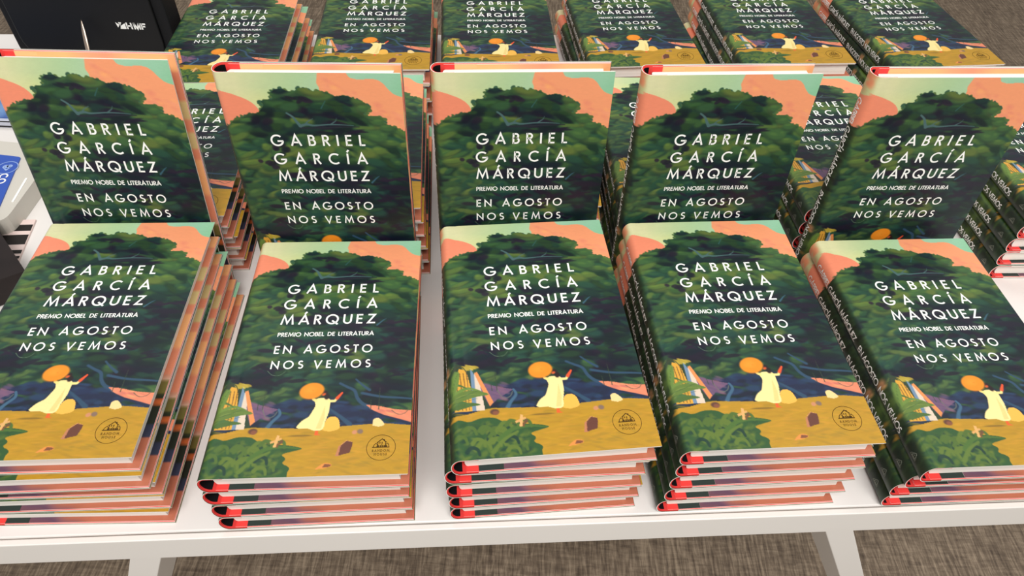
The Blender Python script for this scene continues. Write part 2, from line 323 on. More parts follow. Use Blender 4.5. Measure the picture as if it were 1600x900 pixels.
# ---------------------------------------------------------------- geometric capitals drawn as strokes (cap height 1)
def arc(cx, cy, rx, ry, a0, a1, n=18):
    return [(cx + rx * math.cos(math.radians(a0 + (a1 - a0) * i / n)), cy + ry * math.sin(math.radians(a0 + (a1 - a0) * i / n))) for i in range(n + 1)]
t_ = .07
G = {
 'A': (.86, [[(.05, 0), (.43, .99), (.81, 0)], [(.2, .32), (.66, .32)]]),
 'B': (.56, [[(.07, 0), (.07, 1)], [(.07, .93), (.28, .93)] + arc(.28, .735, .18, .195, 90, -90, 10) + [(.07, .54)], [(.07, .54), (.3, .54)] + arc(.3, .305, .22, .235, 90, -90, 10) + [(.07, .07)]]),
 'C': (.82, [arc(.5, .5, .45, .46, 48, 312, 28)]),
 'D': (.76, [[(.07, 0), (.07, 1)], [(.07, .93), (.25, .93)] + arc(.25, .5, .44, .43, 90, -90, 20) + [(.07, .07)]]),
 'E': (.52, [[(.07, 0), (.07, 1)], [(.07, .93), (.5, .93)], [(.07, .52), (.46, .52)], [(.07, .07), (.5, .07)]]),
 'F': (.5, [[(.07, 0), (.07, 1)], [(.07, .93), (.5, .93)], [(.07, .5), (.44, .5)]]),
 'G': (.98, [arc(.5, .5, .45, .46, 45, 352, 30), [(.52, .44), (.98, .44)]]),
 'H': (.72, [[(.07, 0), (.07, 1)], [(.65, 0), (.65, 1)], [(.07, .52), (.65, .52)]]),
 'I': (.14, [[(.07, 0), (.07, 1)]]),
 'L': (.46, [[(.07, 0), (.07, 1)], [(.07, .07), (.46, .07)]]),
 'M': (1.06, [[(.07, 0), (.22, .95), (.53, .16), (.84, .95), (.99, 0)]]),
 'N': (.8, [[(.07, 0), (.07, .9), (.73, .1), (.73, 1)]]),
 'O': (1.0, [arc(.5, .5, .45, .46, 0, 360, 36)]),
 'P': (.55, [[(.07, 0), (.07, 1)], [(.07, .93), (.27, .93)] + arc(.27, .7, .22, .23, 90, -90, 12) + [(.07, .47)]]),
 'Q': (1.02, [arc(.5, .5, .45, .46, 0, 360, 36), [(.5, .36), (.98, -.04)]]),
 'R': (.58, [[(.07, 0), (.07, 1)], [(.07, .93), (.27, .93)] + arc(.27, .715, .2, .215, 90, -90, 12) + [(.07, .5)], [(.25, .5), (.54, 0)]]),
 'S': (.54, [arc(.27, .725, .185, .205, 35, 255, 14) + arc(.28, .275, .205, .215, 80, -145, 16)]),
 'T': (.54, [[(.27, 0), (.27, 1)], [(0, .93), (.54, .93)]]),
 'U': (.7, [[(.07, 1), (.07, .34)] + arc(.35, .34, .28, .28, 180, 360, 14) + [(.63, 1)]]),
 'V': (.82, [[(.05, 1), (.41, .03), (.77, 1)]]),
 'Z': (.64, [[(.04, .93), (.58, .93), (.06, .07), (.64, .07)]]),
}
G['Á'] = (G['A'][0], G['A'][1] + [[(.40, 1.12), (.55, 1.34)]]); G['Í'] = (.14, G['I'][1] + [[(.05, 1.12), (.2, 1.34)]])
def ribbon(pts, w):
    P = [np.array(p, float) for i, p in enumerate(pts) if i == 0 or math.hypot(p[0] - pts[i - 1][0], p[1] - pts[i - 1][1]) > 1e-7]; n = len(P); closed = np.hypot(*(P[0] - P[-1])) < 1e-6
    if closed: P = P[:-1]; n -= 1
    L = []; Rr = []
    for i in range(n):
        a = P[i - 1] if (i > 0 or closed) else None; c = P[(i + 1) % n] if (i < n - 1 or closed) else None; p = P[i]
        d1 = (p - a) / np.hypot(*(p - a)) if a is not None else None; d2 = (c - p) / np.hypot(*(c - p)) if c is not None else None
        if d1 is None: d1 = d2
        if d2 is None: d2 = d1
        n1 = np.array([-d1[1], d1[0]]); n2 = np.array([-d2[1], d2[0]]); mm = n1 + n2; l = np.hypot(*mm)
        mm = mm / l if l > 1e-6 else n1
        k = min(1 / max(mm @ n1, .1), 2.6) * w / 2
        L.append(p + mm * k); Rr.append(p - mm * k)
    m = n if closed else n - 1
    return L + Rr, [(i, i + n, (i + 1) % n + n, (i + 1) % n) for i in range(m)]
def text_shapes(txt, cap, width=None, gap=.25, word=.6, wt=.135):
    """list of (verts, faces) in metres, baseline start at 0,0; letters spaced out to the given width"""
    g = [G[c][0] if c != ' ' else word for c in txt]
    if width is not None: gap = (width / cap - sum(g)) / (len(txt) - 1)
    x = 0; out = []
    for c, a in zip(txt, g):
        if c != ' ':
            for st in G[c][1]:
                vs, fs = ribbon(st, wt); out.append(([((p[0] + x) * cap, p[1] * cap) for p in vs], fs))
        x += a + gap
    return out, (x - gap) * cap

# ---------------------------------------------------------------- materials
def jacket_nodes(nt, b):
    a = nt.nodes.new('ShaderNodeVertexColor'); a.layer_name = 'paint'
    tc = nt.nodes.new('ShaderNodeTexCoord'); mp = nt.nodes.new('ShaderNodeMapping'); mp.inputs['Scale'].default_value = (150, 420, 150)
    n = nt.nodes.new('ShaderNodeTexNoise'); n.inputs['Scale'].default_value = 1; n.inputs['Detail'].default_value = 4; n.inputs['Distortion'].default_value = 1.2
    mr = nt.nodes.new('ShaderNodeMapRange'); mr.inputs[1].default_value = .3; mr.inputs[2].default_value = .7; mr.inputs[3].default_value = .975; mr.inputs[4].default_value = 1.025
    mx = nt.nodes.new('ShaderNodeVectorMath'); mx.operation = 'SCALE'
    nt.links.new(tc.outputs['Object'], mp.inputs[0]); nt.links.new(mp.outputs[0], n.inputs['Vector']); nt.links.new(n.outputs[0], mr.inputs[0])
    nt.links.new(a.outputs['Color'], mx.inputs[0]); nt.links.new(mr.outputs[0], mx.inputs['Scale']); nt.links.new(mx.outputs[0], b.inputs['Base Color'])
def paint_nodes(nt, b):
    a = nt.nodes.new('ShaderNodeVertexColor'); a.layer_name = 'paint'; nt.links.new(a.outputs['Color'], b.inputs['Base Color'])
def noise_col(c1, c2, scale, sv=(1, 1, 1), bump=0, detail=4, dist=0., lo=.35, hi=.65):
    def f(nt, b):
        tc = nt.nodes.new('ShaderNodeTexCoord'); mp = nt.nodes.new('ShaderNodeMapping'); mp.inputs['Scale'].default_value = sv
        n = nt.nodes.new('ShaderNodeTexNoise'); n.inputs['Scale'].default_value = scale; n.inputs['Detail'].default_value = detail; n.inputs['Distortion'].default_value = dist
        r = nt.nodes.new('ShaderNodeValToRGB'); r.color_ramp.elements[0].position = lo; r.color_ramp.elements[1].position = hi
        r.color_ramp.elements[0].color = (*s2l(c1), 1); r.color_ramp.elements[1].color = (*s2l(c2), 1)
        nt.links.new(tc.outputs['Object'], mp.inputs[0]); nt.links.new(mp.outputs[0], n.inputs['Vector']); nt.links.new(n.outputs[0], r.inputs[0]); nt.links.new(r.outputs[0], b.inputs['Base Color'])
        if bump:
            bp = nt.nodes.new('ShaderNodeBump'); bp.inputs['Strength'].default_value = bump; bp.inputs['Distance'].default_value = .001
            nt.links.new(n.outputs[0], bp.inputs['Height']); nt.links.new(bp.outputs[0], b.inputs['Normal'])
    return f
M_JACK = mat('painted_jacket', (80, 100, 60), .42, .35, build=jacket_nodes)
M_PAINT = mat('painted_lining', (220, 140, 110), .55, .3, build=paint_nodes)
M_WHITE = mat('white_ink', (250, 250, 246), .5, .3)
M_INK = mat('brown_ink', (70, 48, 12), .6, .2)
M_PALEINK = mat('grey_ink', (120, 124, 112), .6, .2)
M_RIM = mat('jacket_paper_edge', (250, 246, 238), .7, .2)
M_RED = mat('red_board', (226, 62, 58), .6, .3, build=noise_col((214, 54, 52), (236, 72, 66), 60))
M_BOARD = mat('board_edge', (248, 242, 232), .7, .2)
M_HOLLOW_SHADE = mat('hollow_shade', (18, 16, 18), .9, .1)  # near-black colour standing in for the shade inside the spine hollow
M_PAGE = mat('paper_pages', (246, 242, 232), .8, .2, build=noise_col((232, 226, 214), (250, 247, 240), 1, (6, 6, 2600), .15, 2))
M_TABLE = mat('white_laminate', (232, 228, 224), .38, .4, build=noise_col((228, 224, 220), (236, 232, 228), 5))
M_TEDGE = mat('white_edge_band', (238, 234, 228), .35, .4)
M_GROOVE = mat('edge_groove', (150, 142, 134), .8, .2)

# ---------------------------------------------------------------- the novel
RX = .0065                                   # depth of the rounded spine
NF, NS, NR = 300, 26, 470
def build_jacket():
    mb = MB(); cols = []
    rowsV = (np.arange(NR) + 0) / (NR - 1)
    F = paint_front(640, 960); S = paint_spine(120, 960)
    # soften to the grid resolution
    def sample(img, u, v):
        h, w = img.shape[:2]
        x = np.clip(np.asarray(u) * w - .5, 0, w - 1.001); y = np.clip(np.asarray(v) * h - .5, 0, h - 1.001)
        xi = x.astype(int); yi = y.astype(int); fx = (x - xi)[..., None]; fy = (y - yi)[..., None]
        return (img[yi, xi] * (1 - fx) + img[yi, xi + 1] * fx) * (1 - fy) + (img[yi + 1, xi] * (1 - fx) + img[yi + 1, xi + 1] * fx) * fy
    prof = []; cu = []                       # profile points and where they sit in the artwork
    for x in np.linspace(W, RX + .002, 14): prof.append((x, 0.)); cu.append(('b', (x - RX) / W))
    for k in range(1, NS):
        th = math.pi * k / NS; prof.append((RX - RX * math.sin(th), T / 2 - T / 2 * math.cos(th))); cu.append(('s', k / NS))
    for x in np.linspace(RX, W, NF):
        dip = -.0003 * math.exp(-((x - .0125) / .0022) ** 2); prof.append((x, T + dip)); cu.append(('f', x / W))
    n = len(prof)
    P = np.array(prof); V = np.zeros((NR, n, 3)); V[:, :, 0] = P[:, 0]; V[:, :, 2] = P[:, 1]; V[:, :, 1] = (rowsV * H)[:, None]
    Cc = np.zeros((NR, n, 3))
    for j, (k, u) in enumerate(cu):
        if k == 'f': Cc[:, j] = sample(F, np.full(NR, u), rowsV)
        elif k == 's':
            a = sample(S, np.full(NR, u), rowsV)
            if u > .72:
                b = sample(F, np.full(NR, .002 + .045 * (u - .72) / .28), rowsV); t = min(1, (u - .72) / .16); a = a * (1 - t) + b * t
            Cc[:, j] = a
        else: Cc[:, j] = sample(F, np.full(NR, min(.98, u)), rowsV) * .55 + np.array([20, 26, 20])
    idx = np.arange(NR * n).reshape(NR, n)
    q = np.stack([idx[:-1, :-1], idx[:-1, 1:], idx[1:, 1:], idx[1:, :-1]], -1).reshape(-1, 4)[:, ::-1]
    verts = V.reshape(-1, 3).tolist(); faces = q.tolist(); mi = [0] * len(faces); col = s2l(Cc.reshape(-1, 3))
    mb.v = verts; mb.f = faces; mb.m = mi
    # paper edge of the jacket: thin strips turning inwards at head, tail and fore-edges
    nx = np.gradient(P[:, 0]); nz = np.gradient(P[:, 1]); L = np.hypot(nx, nz); inn = np.stack([nz / L, -nx / L], 1)
    k_ = .00045
    for (y, flip) in ((0., False), (H, True)):
        sel = list(range(0, n, 6)); sel = sorted(set(sel + list(range(13, 14 + NS)) + [n - 1]))
        a = [(P[i, 0], y, P[i, 1]) for i in sel]; b = [(P[i, 0] + inn[i, 0] * k_, y, P[i, 1] + inn[i, 1] * k_) for i in sel]; m = len(sel)
        fs = [(i, i + 1, i + 1 + m, i + m) for i in range(m - 1)]
        mb.add(a + b, [f[::-1] for f in fs] if flip else fs, 1)
    mb.add([(W, 0, T), (W, H, T), (W, H, T - k_), (W, 0, T - k_)], [(0, 3, 2, 1)], 1)
    mb.add([(W, 0, 0), (W, H, 0), (W, H, k_), (W, 0, k_)], [(0, 1, 2, 3)], 1)
    # lettering on the front
    zt = T + .00010
    ul, ur = .240, .767
    def front_line(txt, base, cap, wt, word=.6, l=ul, r=ur):
        sh, _ = text_shapes(txt, cap * H, (r - l) * W, word=word, wt=wt)
        for vs, fs in sh: mb.add([(l * W + x, base * H + y, zt) for x, y in vs], [f for f in fs], 2)
    front_line('GABRIEL', .7285, .043, .15, l=.243, r=.768); front_line('GARCÍA', .6545, .043, .15, l=.240, r=.770); front_line('MÁRQUEZ', .5825, .043, .15, l=.240, r=.767)
    front_line('PREMIO NOBEL DE LITERATURA', .529, .0175, .17, .42)
    front_line('EN AGOSTO', .4555, .0335, .15, .5); front_line('NOS VEMOS', .3925, .0325, .15, .15)
    # lettering down the spine
    arc_t = [0]; 
    for k in range(1, 201):
        th0 = math.pi * (k - 1) / 200; th = math.pi * k / 200
        arc_t.append(arc_t[-1] + math.hypot(RX * (math.sin(th) - math.sin(th0)), T / 2 * (math.cos(th) - math.cos(th0))))
    AL = arc_t[-1]
    def on_spine(s, v):                      # s metres from the back hinge
        th = np.interp(s, arc_t, np.linspace(0, math.pi, 201))
        nx_, nz_ = -math.sin(th) * T / 2, -math.cos(th) * RX; l = math.hypot(nx_, nz_)
        return (RX - RX * math.sin(th) + nx_ / l * .0001, v, T / 2 - T / 2 * math.cos(th) + nz_ / l * .0001)
    def split(vs, fs):                       # cut long strokes so that they follow the curve
        out = []
        for f in fs:
            a, b, c, d = [np.array(vs[i]) for i in f]; m = max(1, int(max(np.hypot(*(a - d)), np.hypot(*(b - c))) / .0011))
            for k in range(m):
                out.append([a + (d - a) * k / m, b + (c - b) * k / m, b + (c - b) * (k + 1) / m, a + (d - a) * (k + 1) / m])
        return out
    for txt, va, vb in (('GABRIEL GARCÍA MÁRQUEZ', .902, .530), ('EN AGOSTO', .497, .336), ('NOS VEMOS', .322, .153)):
        cap = .0056
        sh, _ = text_shapes(txt, cap, (va - vb) * H, word=.3, wt=.15)
        for vs, fs in sh:
            for quad in split(vs, fs): mb.add([on_spine(AL / 2 - cap / 2 + y, va * H - x) for x, y in quad], [(3, 2, 1, 0)], 2)
    # house emblem of the publisher, front and spine
    def emblem(put, s, mi, ring=True):
        def st(pts, w): 
            vs, fs = ribbon(pts, w * s); 
            for f in fs: put([vs[i] for i in f], mi)
        q = lambda pts: [(x * s, y * s) for x, y in pts]
        if ring: st(q(arc(0, 0, 1, 1, 0, 360, 48)), .035)
        st(q([(-.62, .02), (.58, .02)]), .07)
        st(q([(-.24, .05), (-.24, .42), (.04, .68), (.30, .44), (.30, .05)]), .05); st(q([(-.32, .38), (.04, .7), (.38, .4)]), .04); st(q([(.18, .66), (.18, .54)]), .09)
        st(q([(-.55, .04), (-.5, .2), (-.38, .34), (-.26, .22)]), .045); st(q([(-.3, .04), (-.26, .2)]), .05)
        st(q([(.34, .24), (.44, .34), (.52, .2), (.55, .04)]), .045); st(q([(-.1, .3), (-.1, .44)]), .06); st(q([(.05, .28), (.05, .44)]), .06)
        for x in (-.18, -.06, .12, .22, .3, .38): st(q([(x, .04), (x, .18)]), .07)
        st(q([(0, .05), (0, .22), (.06, .22), (.06, .05)]), .03)
    cx, cy = .862 * W, .090 * H
    put_f = lambda pts, mi: mb.add([(cx + p[0], cy + p[1], zt) for p in pts], [tuple(range(len(pts)))], mi)
    emblem(put_f, .0098, 3)
    def serif_line(txt, cap, width, x0, y0):
        sh, _ = text_shapes(txt, cap, width, wt=.15)
        for vs, fs in sh: mb.add([(x0 + x, y0 + y, zt) for x, y in vs], fs, 3)
        g = [G[c][0] for c in txt]; gap = (width / cap - sum(g)) / (len(txt) - 1); x = 0
        for c, a in zip(txt, g):
            feet = {'R': [(.07, 0), (.54, 0)], 'A': [(.05, 0), (.81, 0)], 'N': [(.07, 0), (.73, 1), (.07, 1)], 'D': [(.0, 0), (.0, 1)], 'M': [(.07, 0), (.99, 0)], 'H': [(.07, 0), (.65, 0), (.07, 1), (.65, 1)], 'U': [(.07, 1), (.63, 1)], 'S': [], 'E': [(.0, 0), (.0, 1)], 'O': []}[c]
            for fx, fy in feet:
                X = x0 + (x + fx) * cap; Y = y0 + fy * cap
                mb.add([(X - .17 * cap, Y - .03 * cap, zt), (X + .17 * cap, Y - .03 * cap, zt), (X + .17 * cap, Y + .05 * cap, zt), (X - .17 * cap, Y + .05 * cap, zt)], [(0, 1, 2, 3)], 3)
            x += a + gap
    serif_line('RANDOM', .0017, .0118, cx - .0059, cy - .0033); serif_line('HOUSE', .0017, .0088, cx - .0044, cy - .0061)
    put_s = lambda pts, mi: mb.add([on_spine(AL / 2 + p[1], .064 * H - p[0]) for p in pts], [tuple(reversed(range(len(pts))))], mi)
    emblem(put_s, .0062, 4, ring=False)
    me = mb.mesh('jacket', [M_JACK, M_RIM, M_WHITE, M_INK, M_PALEINK], smooth=(0,))
    ca = me.color_attributes.new('paint', 'FLOAT_COLOR', 'POINT')
    buf = np.ones((len(me.vertices), 4), np.float32); buf[:len(col), :3] = col; ca.data.foreach_set('color', buf.ravel())
    return me

def build_case():
    """red case boards just inside the jacket, rounded at the spine"""
    mb = MB(); e = .0004; th = .0012
    def prof(off):
        p = [(W - .0006, off)]
        p.append((.13 * W, off))
        p.append((RX + .001, off))
        for k in range(1, 14):
            a = math.pi * k / 14; p.append((RX - (RX - off) * math.sin(a), T / 2 - (T / 2 - off) * math.cos(a)))
        p += [(RX + .001, T - off), (.13 * W, T - off), (W - .0006, T - off)]
        return p
    A = prof(e); B = prof(e + th); n = len(A); y0, y1 = .0004, H - .0004
    for y, fl in ((y0, 0), (y1, 1)):
        for i in range(n - 1):
            f = (0, 1, 2, 3); 
            mb.add([(A[i][0], y, A[i][1]), (A[i + 1][0], y, A[i + 1][1]), (B[i + 1][0], y, B[i + 1][1]), (B[i][0], y, B[i][1])], [f[::-1] if fl else f], 1 if i in (0, n - 2) else 0)
    for i in range(n - 1):
        mb.add([(A[i][0], y0, A[i][1]), (A[i + 1][0], y0, A[i + 1][1]), (A[i + 1][0], y1, A[i + 1][1]), (A[i][0], y1, A[i][1])], [(0, 3, 2, 1)], 0)
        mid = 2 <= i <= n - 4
        # inside: red near head and tail, the hollow's shade painted near-black deeper in
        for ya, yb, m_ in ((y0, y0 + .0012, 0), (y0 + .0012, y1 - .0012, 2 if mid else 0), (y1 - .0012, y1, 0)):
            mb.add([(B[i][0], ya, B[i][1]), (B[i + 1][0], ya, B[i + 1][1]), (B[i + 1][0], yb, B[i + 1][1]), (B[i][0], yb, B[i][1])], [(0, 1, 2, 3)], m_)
    for z in (0, 1):
        a, b = (A[0], B[0]) if z == 0 else (A[-1], B[-1])
        mb.add([(a[0], y0, a[1]), (a[0], y1, a[1]), (b[0], y1, b[1]), (b[0], y0, b[1])], [(0, 1, 2, 3)], 1)
    return mb.mesh('cover_board', [M_RED, M_BOARD, M_HOLLOW_SHADE])

ZI = .00165                                  # inner face of the boards
def build_pages():
    mb = MB(); x0, x1 = .0112, W - .0064; y0, y1 = .0050, H - .0050; z0, z1 = ZI + .0007, T - ZI - .0004
    pr = [(x1, z0)]
    for k in range(9): a = math.pi * k / 8; pr.append((x0 - .0022 * math.sin(a), (z0 + z1) / 2 - (z1 - z0) / 2 * math.cos(a)))
    pr.append((x1, z1)); pr.append((x1 - .0007, (z0 + z1) / 2)); n = len(pr)
    mb.add([(x, y0, z) for x, z in pr] + [(x, y1, z) for x, z in pr], [(i, i + n, (i + 1) % n + n, (i + 1) % n) for i in range(n)] + [tuple(range(n)), tuple(reversed(range(n, 2 * n)))])
    return mb.mesh('page_block', [M_PAGE])

def ramp(stops, t):
    xs = [s[0] for s in stops]; return np.stack([np.interp(t, xs, [s[1][k] for s in stops]) for k in range(3)], -1)
SAL, TAN, ORA = (228, 144, 110), (214, 194, 134), (246, 182, 122)
FORE = [(0, (184, 110, 84)), (.105, (186, 112, 86)), (.11, (56, 62, 84)), (.15, (50, 56, 78)), (.155, (36, 44, 34)), (.22, (38, 44, 32)), (.225, (196, 100, 50)), (.243, (196, 100, 50)), (.25, (38, 46, 32)), (.262, (48, 54, 34)), (.27, (112, 106, 52)), (.315, (120, 110, 58)),
        (.32, (214, 176, 150)), (.335, (208, 150, 124)), (.345, SAL), (.44, SAL), (.46, ORA), (.595, ORA), (.605, SAL), (.64, SAL), (.65, TAN), (.705, TAN), (.715, SAL), (.755, SAL), (.765, TAN), (.825, TAN), (.835, SAL), (.93, SAL), (.94, ORA), (1, (242, 176, 122))]
TAIL = [(0, (100, 68, 82)), (.28, (108, 72, 84)), (.36, (92, 66, 88)), (.42, (128, 84, 92)), (.5, (164, 98, 76)), (.6, (178, 106, 80)), (1, (180, 106, 80))]
HEAD = [(0, (240, 176, 118)), (.4, (246, 182, 122)), (.5, (240, 164, 122)), (.62, (236, 152, 118)), (.75, (244, 176, 122)), (1, (246, 178, 118))]
def lining_mesh(name, x0, x1, z0, z1, colfn, y0=.0009, y1=H - .0009, nx=50, ny=90):
    mb = MB(); xs = np.linspace(x0, x1, nx); ys = np.linspace(y0, y1, ny)
    X, Y = np.meshgrid(xs, ys); V = np.stack([X, Y, np.full_like(X, z1)], -1).reshape(-1, 3); idx = np.arange(nx * ny).reshape(ny, nx)
    q = np.stack([idx[:-1, :-1], idx[:-1, 1:], idx[1:, 1:], idx[1:, :-1]], -1).reshape(-1, 4)
    mb.v = V.tolist(); mb.f = q.tolist(); mb.m = [0] * len(mb.f)
    mb.add([(x0, y0, z0), (x1, y0, z0), (x1, y1, z0), (x0, y1, z0), (x0, y0, z1), (x1, y0, z1), (x1, y1, z1), (x0, y1, z1)], [(0, 3, 2, 1), (0, 1, 5, 4), (1, 2, 6, 5), (2, 3, 7, 6), (3, 0, 4, 7)], 1)
    me = mb.mesh(name, [M_PAINT, M_RIM]); ca = me.color_attributes.new('paint', 'FLOAT_COLOR', 'POINT')
    buf = np.ones((len(me.vertices), 4), np.float32); buf[:nx * ny, :3] = s2l(colfn(X / W, Y / H).reshape(-1, 3)); ca.data.foreach_set('color', buf.ravel()); return me
def endpaper_col(U, V):
    c = np.where((V > .5)[..., None], np.array([238, 186, 128.]), np.array([40, 52, 48.])); return np.where((U < .132)[..., None], np.array([232, 62, 58.]), c)
def flap_col(U, V):
    tail = ramp(TAIL, U + (V - .012) * 4 * (U < .55) + .02 * np.sin(V * 900 + U * 40)); head = ramp(HEAD, U); fore = ramp(FORE, V)
    c = fore.copy(); c = np.where((U < .93)[..., None] & (V < .5)[..., None], tail, c); c = np.where((U < .93)[..., None] & (V >= .5)[..., None], head, c); return np.clip(c, 0, 255)
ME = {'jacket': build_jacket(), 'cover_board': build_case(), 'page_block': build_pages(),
      'endpaper': lining_mesh('endpaper', 0.0100, .26 * W, ZI, ZI + .0003, endpaper_col, nx=60, ny=12),
      'jacket_flap': lining_mesh('jacket_flap', .252 * W, W - .0009, ZI, ZI + .0006, flap_col, nx=80, ny=150)}
fl = MB(); fl.box(.0100, 0.135 * W, .0009, H - .0009, T - ZI - .0004, T - ZI)
ME['board_turn_in'] = fl.mesh('board_turn_in', [M_RED])

def new_book(template=None):
    if template is None:
        r = empty('hardcover_novel')
        for k, me in ME.items():
            o = bpy.data.objects.new(k, me); COL.objects.link(o); o.parent = r
        r.children[0]
        return r
    r = template.copy(); COL.objects.link(r)
    for ch in template.children:
        c = ch.copy(); COL.objects.link(c); c.parent = r
    return r
TEMPLATE = [None]
def book(Mx, label, group):
    if TEMPLATE[0] is None: o = TEMPLATE[0] = new_book()
    else: o = new_book(TEMPLATE[0])
    o.matrix_world = Mx; tag(o, label, 'book', group); return o
def flat_pose(x, y, yaw, z, sz):
    return Matrix.Translation((x, y, TZ + z)) @ Matrix.Rotation(math.radians(yaw), 4, 'Z') @ Matrix.Diagonal((1, 1, sz, 1))
ORD = {5: ['topmost', 'second from top', 'third from top', 'fourth from top', 'bottom one'], 4: ['topmost', 'second from top', 'third from top', 'bottom one']}

# ---------------------------------------------------------------- floor and table
def floor_nodes(nt, b):
    tc = nt.nodes.new('ShaderNodeTexCoord')
    def nz(sv, dist=.6, det=5, rot=0):
        mp = nt.nodes.new('ShaderNodeMapping'); mp.inputs['Scale'].default_value = sv; mp.inputs['Rotation'].default_value = (0, 0, rot)
        n = nt.nodes.new('ShaderNodeTexNoise'); n.inputs['Scale'].default_value = 1; n.inputs['Detail'].default_value = det; n.inputs['Distortion'].default_value = dist; n.inputs['Roughness'].default_value = .65
        nt.links.new(tc.outputs['Object'], mp.inputs[0]); nt.links.new(mp.outputs[0], n.inputs['Vector']); return n.outputs[0]
    a = nz((190, 17, 1)); c = nz((26, 150, 1)); d = nz((7, 3, 1), 0, 3)
    def mth(op, x, y):
        m = nt.nodes.new('ShaderNodeMath'); m.operation = op
        for i, s in enumerate((x, y)):
            if isinstance(s, (int, float)): m.inputs[i].default_value = s
            else: nt.links.new(s, m.inputs[i])
        return m.outputs[0]
    s = mth('ADD', mth('ADD', mth('MULTIPLY', a, .62), mth('MULTIPLY', c, .30)), mth('MULTIPLY', d, .14))
    r = nt.nodes.new('ShaderNodeValToRGB'); e = r.color_ramp.elements; e[0].position = .40; e[0].color = (*s2l((78, 66, 55)), 1); e[1].position = .66; e[1].color = (*s2l((160, 143, 122)), 1)
    k = e.new(.52); k.color = (*s2l((116, 101, 85)), 1); nt.links.new(s, r.inputs[0]); nt.links.new(r.outputs[0], b.inputs['Base Color'])
    bp = nt.nodes.new('ShaderNodeBump'); bp.inputs['Strength'].default_value = .25; bp.inputs['Distance'].default_value = .001; nt.links.new(s, bp.inputs['Height']); nt.links.new(bp.outputs[0], b.inputs['Normal'])
M_FLOOR = mat('woven_vinyl_floor', (128, 115, 98), .6, .3, build=floor_nodes)
fb = MB(); fb.box(-4, 4, -3, 5, -.05, 0); tag(fb.build('floor', [M_FLOOR]), kind='structure')
wb = MB(); wb.box(-4, 4, 5, 5.1, -.05, 3); tag(wb.build('wall_back', [mat('plaster', (214, 208, 198), .85)]), kind='structure')

TY = math.radians(4.80)
tb = empty('display_table', (0, .2354, 0), TY)
tag(tb, 'long white laminate table carrying all the piles of novels', 'table')
X0, X1, DP = -1.05, .668, .752
m = MB(); m.box(X0, X1, .0062, DP, TZ - .030, TZ); top = m.build('table_top', [M_TABLE], tb, .0012)
m = MB(); m.box(X0, X1, 0, .0048, TZ - .030, TZ + .0004); m.box(X0, X1, .0048, .0062, TZ - .029, TZ - .0012, 1); m.build('edge_band', [M_TEDGE, M_GROOVE], tb, .0008)
def leg(quad, dx):
    """splayed leg with a four-sided section; quad lists the section corners under the table top, anticlockwise"""
    m = MB(); z0, z1 = 0, TZ - .0300
    cx = sum(p[0] for p in quad) / 4; cy = sum(p[1] for p in quad) / 4
    v = [(cx + (x - cx) * .8 + dx, cy + (y - cy) * .8, z0) for x, y in quad] + [(x, y, z1) for x, y in quad]
    m.add(v, [(0, 3, 2, 1), (4, 5, 6, 7), (0, 1, 5, 4), (1, 2, 6, 5), (2, 3, 7, 6), (3, 0, 4, 7)]); return m.build('leg', [M_TEDGE], tb, .0006)
for back in (False, True):
    f = (lambda P: [(x, DP - y) for x, y in reversed(P)]) if back else (lambda P: P)
    leg(f([(-.2790, .0012), (-.2560, .0012), (-.2450, .0300), (-.2700, .0300)]), -.29)
    leg(f([(.2575, .0012), (.2805, .0012), (.2720, .0300), (.2450, .0300)]), .355)

# ---------------------------------------------------------------- books: front row of five piles
PS = ['leftmost', 'second from left', 'middle', 'second from right', 'rightmost']
FRONT = [(.0916, [(-.3795, .2188, 4.5), (-.3784, .2144, 5.1), (-.3774, .2204, 4.7), (-.3771, .2193, 4.8), (-.3790, .2195, 3.6)]),
         (.0747, [(-.2036, .2245, 4.5), (-.2053, .2248, 5.2), (-.2042, .2244, 5.4), (-.2043, .2245, 5.5)]),
         (.0936, [(-.0349, .2350, 7.5), (-.0403, .2383, 5.8), (-.0399, .2376, 6.4), (-.0387, .2386, 6.7), (-.0385, .2395, 7.0)]),
         (.0923, [(.1175, .2503, 5.5), (.1185, .2516, 5.9), (.1178, .2520, 5.7), (.1176, .2522, 5.7), (.1151, .2523, 5.7)]),
         (.0771, [(.2886, .2545, 5.0), (.2882, .2600, 5.0), (.2861, .2635, 5.0), (.2883, .2652, 5.0)])]
for p, (zt_, bk) in enumerate(FRONT):
    n = len(bk); pt = zt_ / n
    for k, (x, y, a) in enumerate(bk):
        book(flat_pose(x, y, a, (n - 1 - k) * pt + .0002, (pt - .0002) / T), 'hardcover novel, %s of the %s pile in the front row' % (ORD[n][k], PS[p]), 'novels piled in the front row')
# standing books
MID = [(-.4037, .4421, 2.43, 80.67), (-.2280, .4509, 3.90, 85.35), (-.0663, .4652, 5.42, 85.91), (.0942, .4776, 5.66, 86.71), (.2722, .4941, 4.77, 87.99)]
for p, (x, y, a, L) in enumerate(MID):
    a = math.radians(a); L = math.radians(L)
    u = Vector((math.cos(a), math.sin(a), 0)); v = Vector((-math.sin(a) * math.cos(L), math.cos(a) * math.cos(L), math.sin(L))); nn = u.cross(v)
    o = Vector((x, y, TZ + .018 * math.cos(L) + .0003)) - nn * T
    Mx = Matrix((u, v, nn)).transposed().to_4x4(); Mx.translation = o
    book(Mx, 'novel standing upright facing the viewer, %s of the five standing ones' % PS[p], 'novels standing upright between the rows')
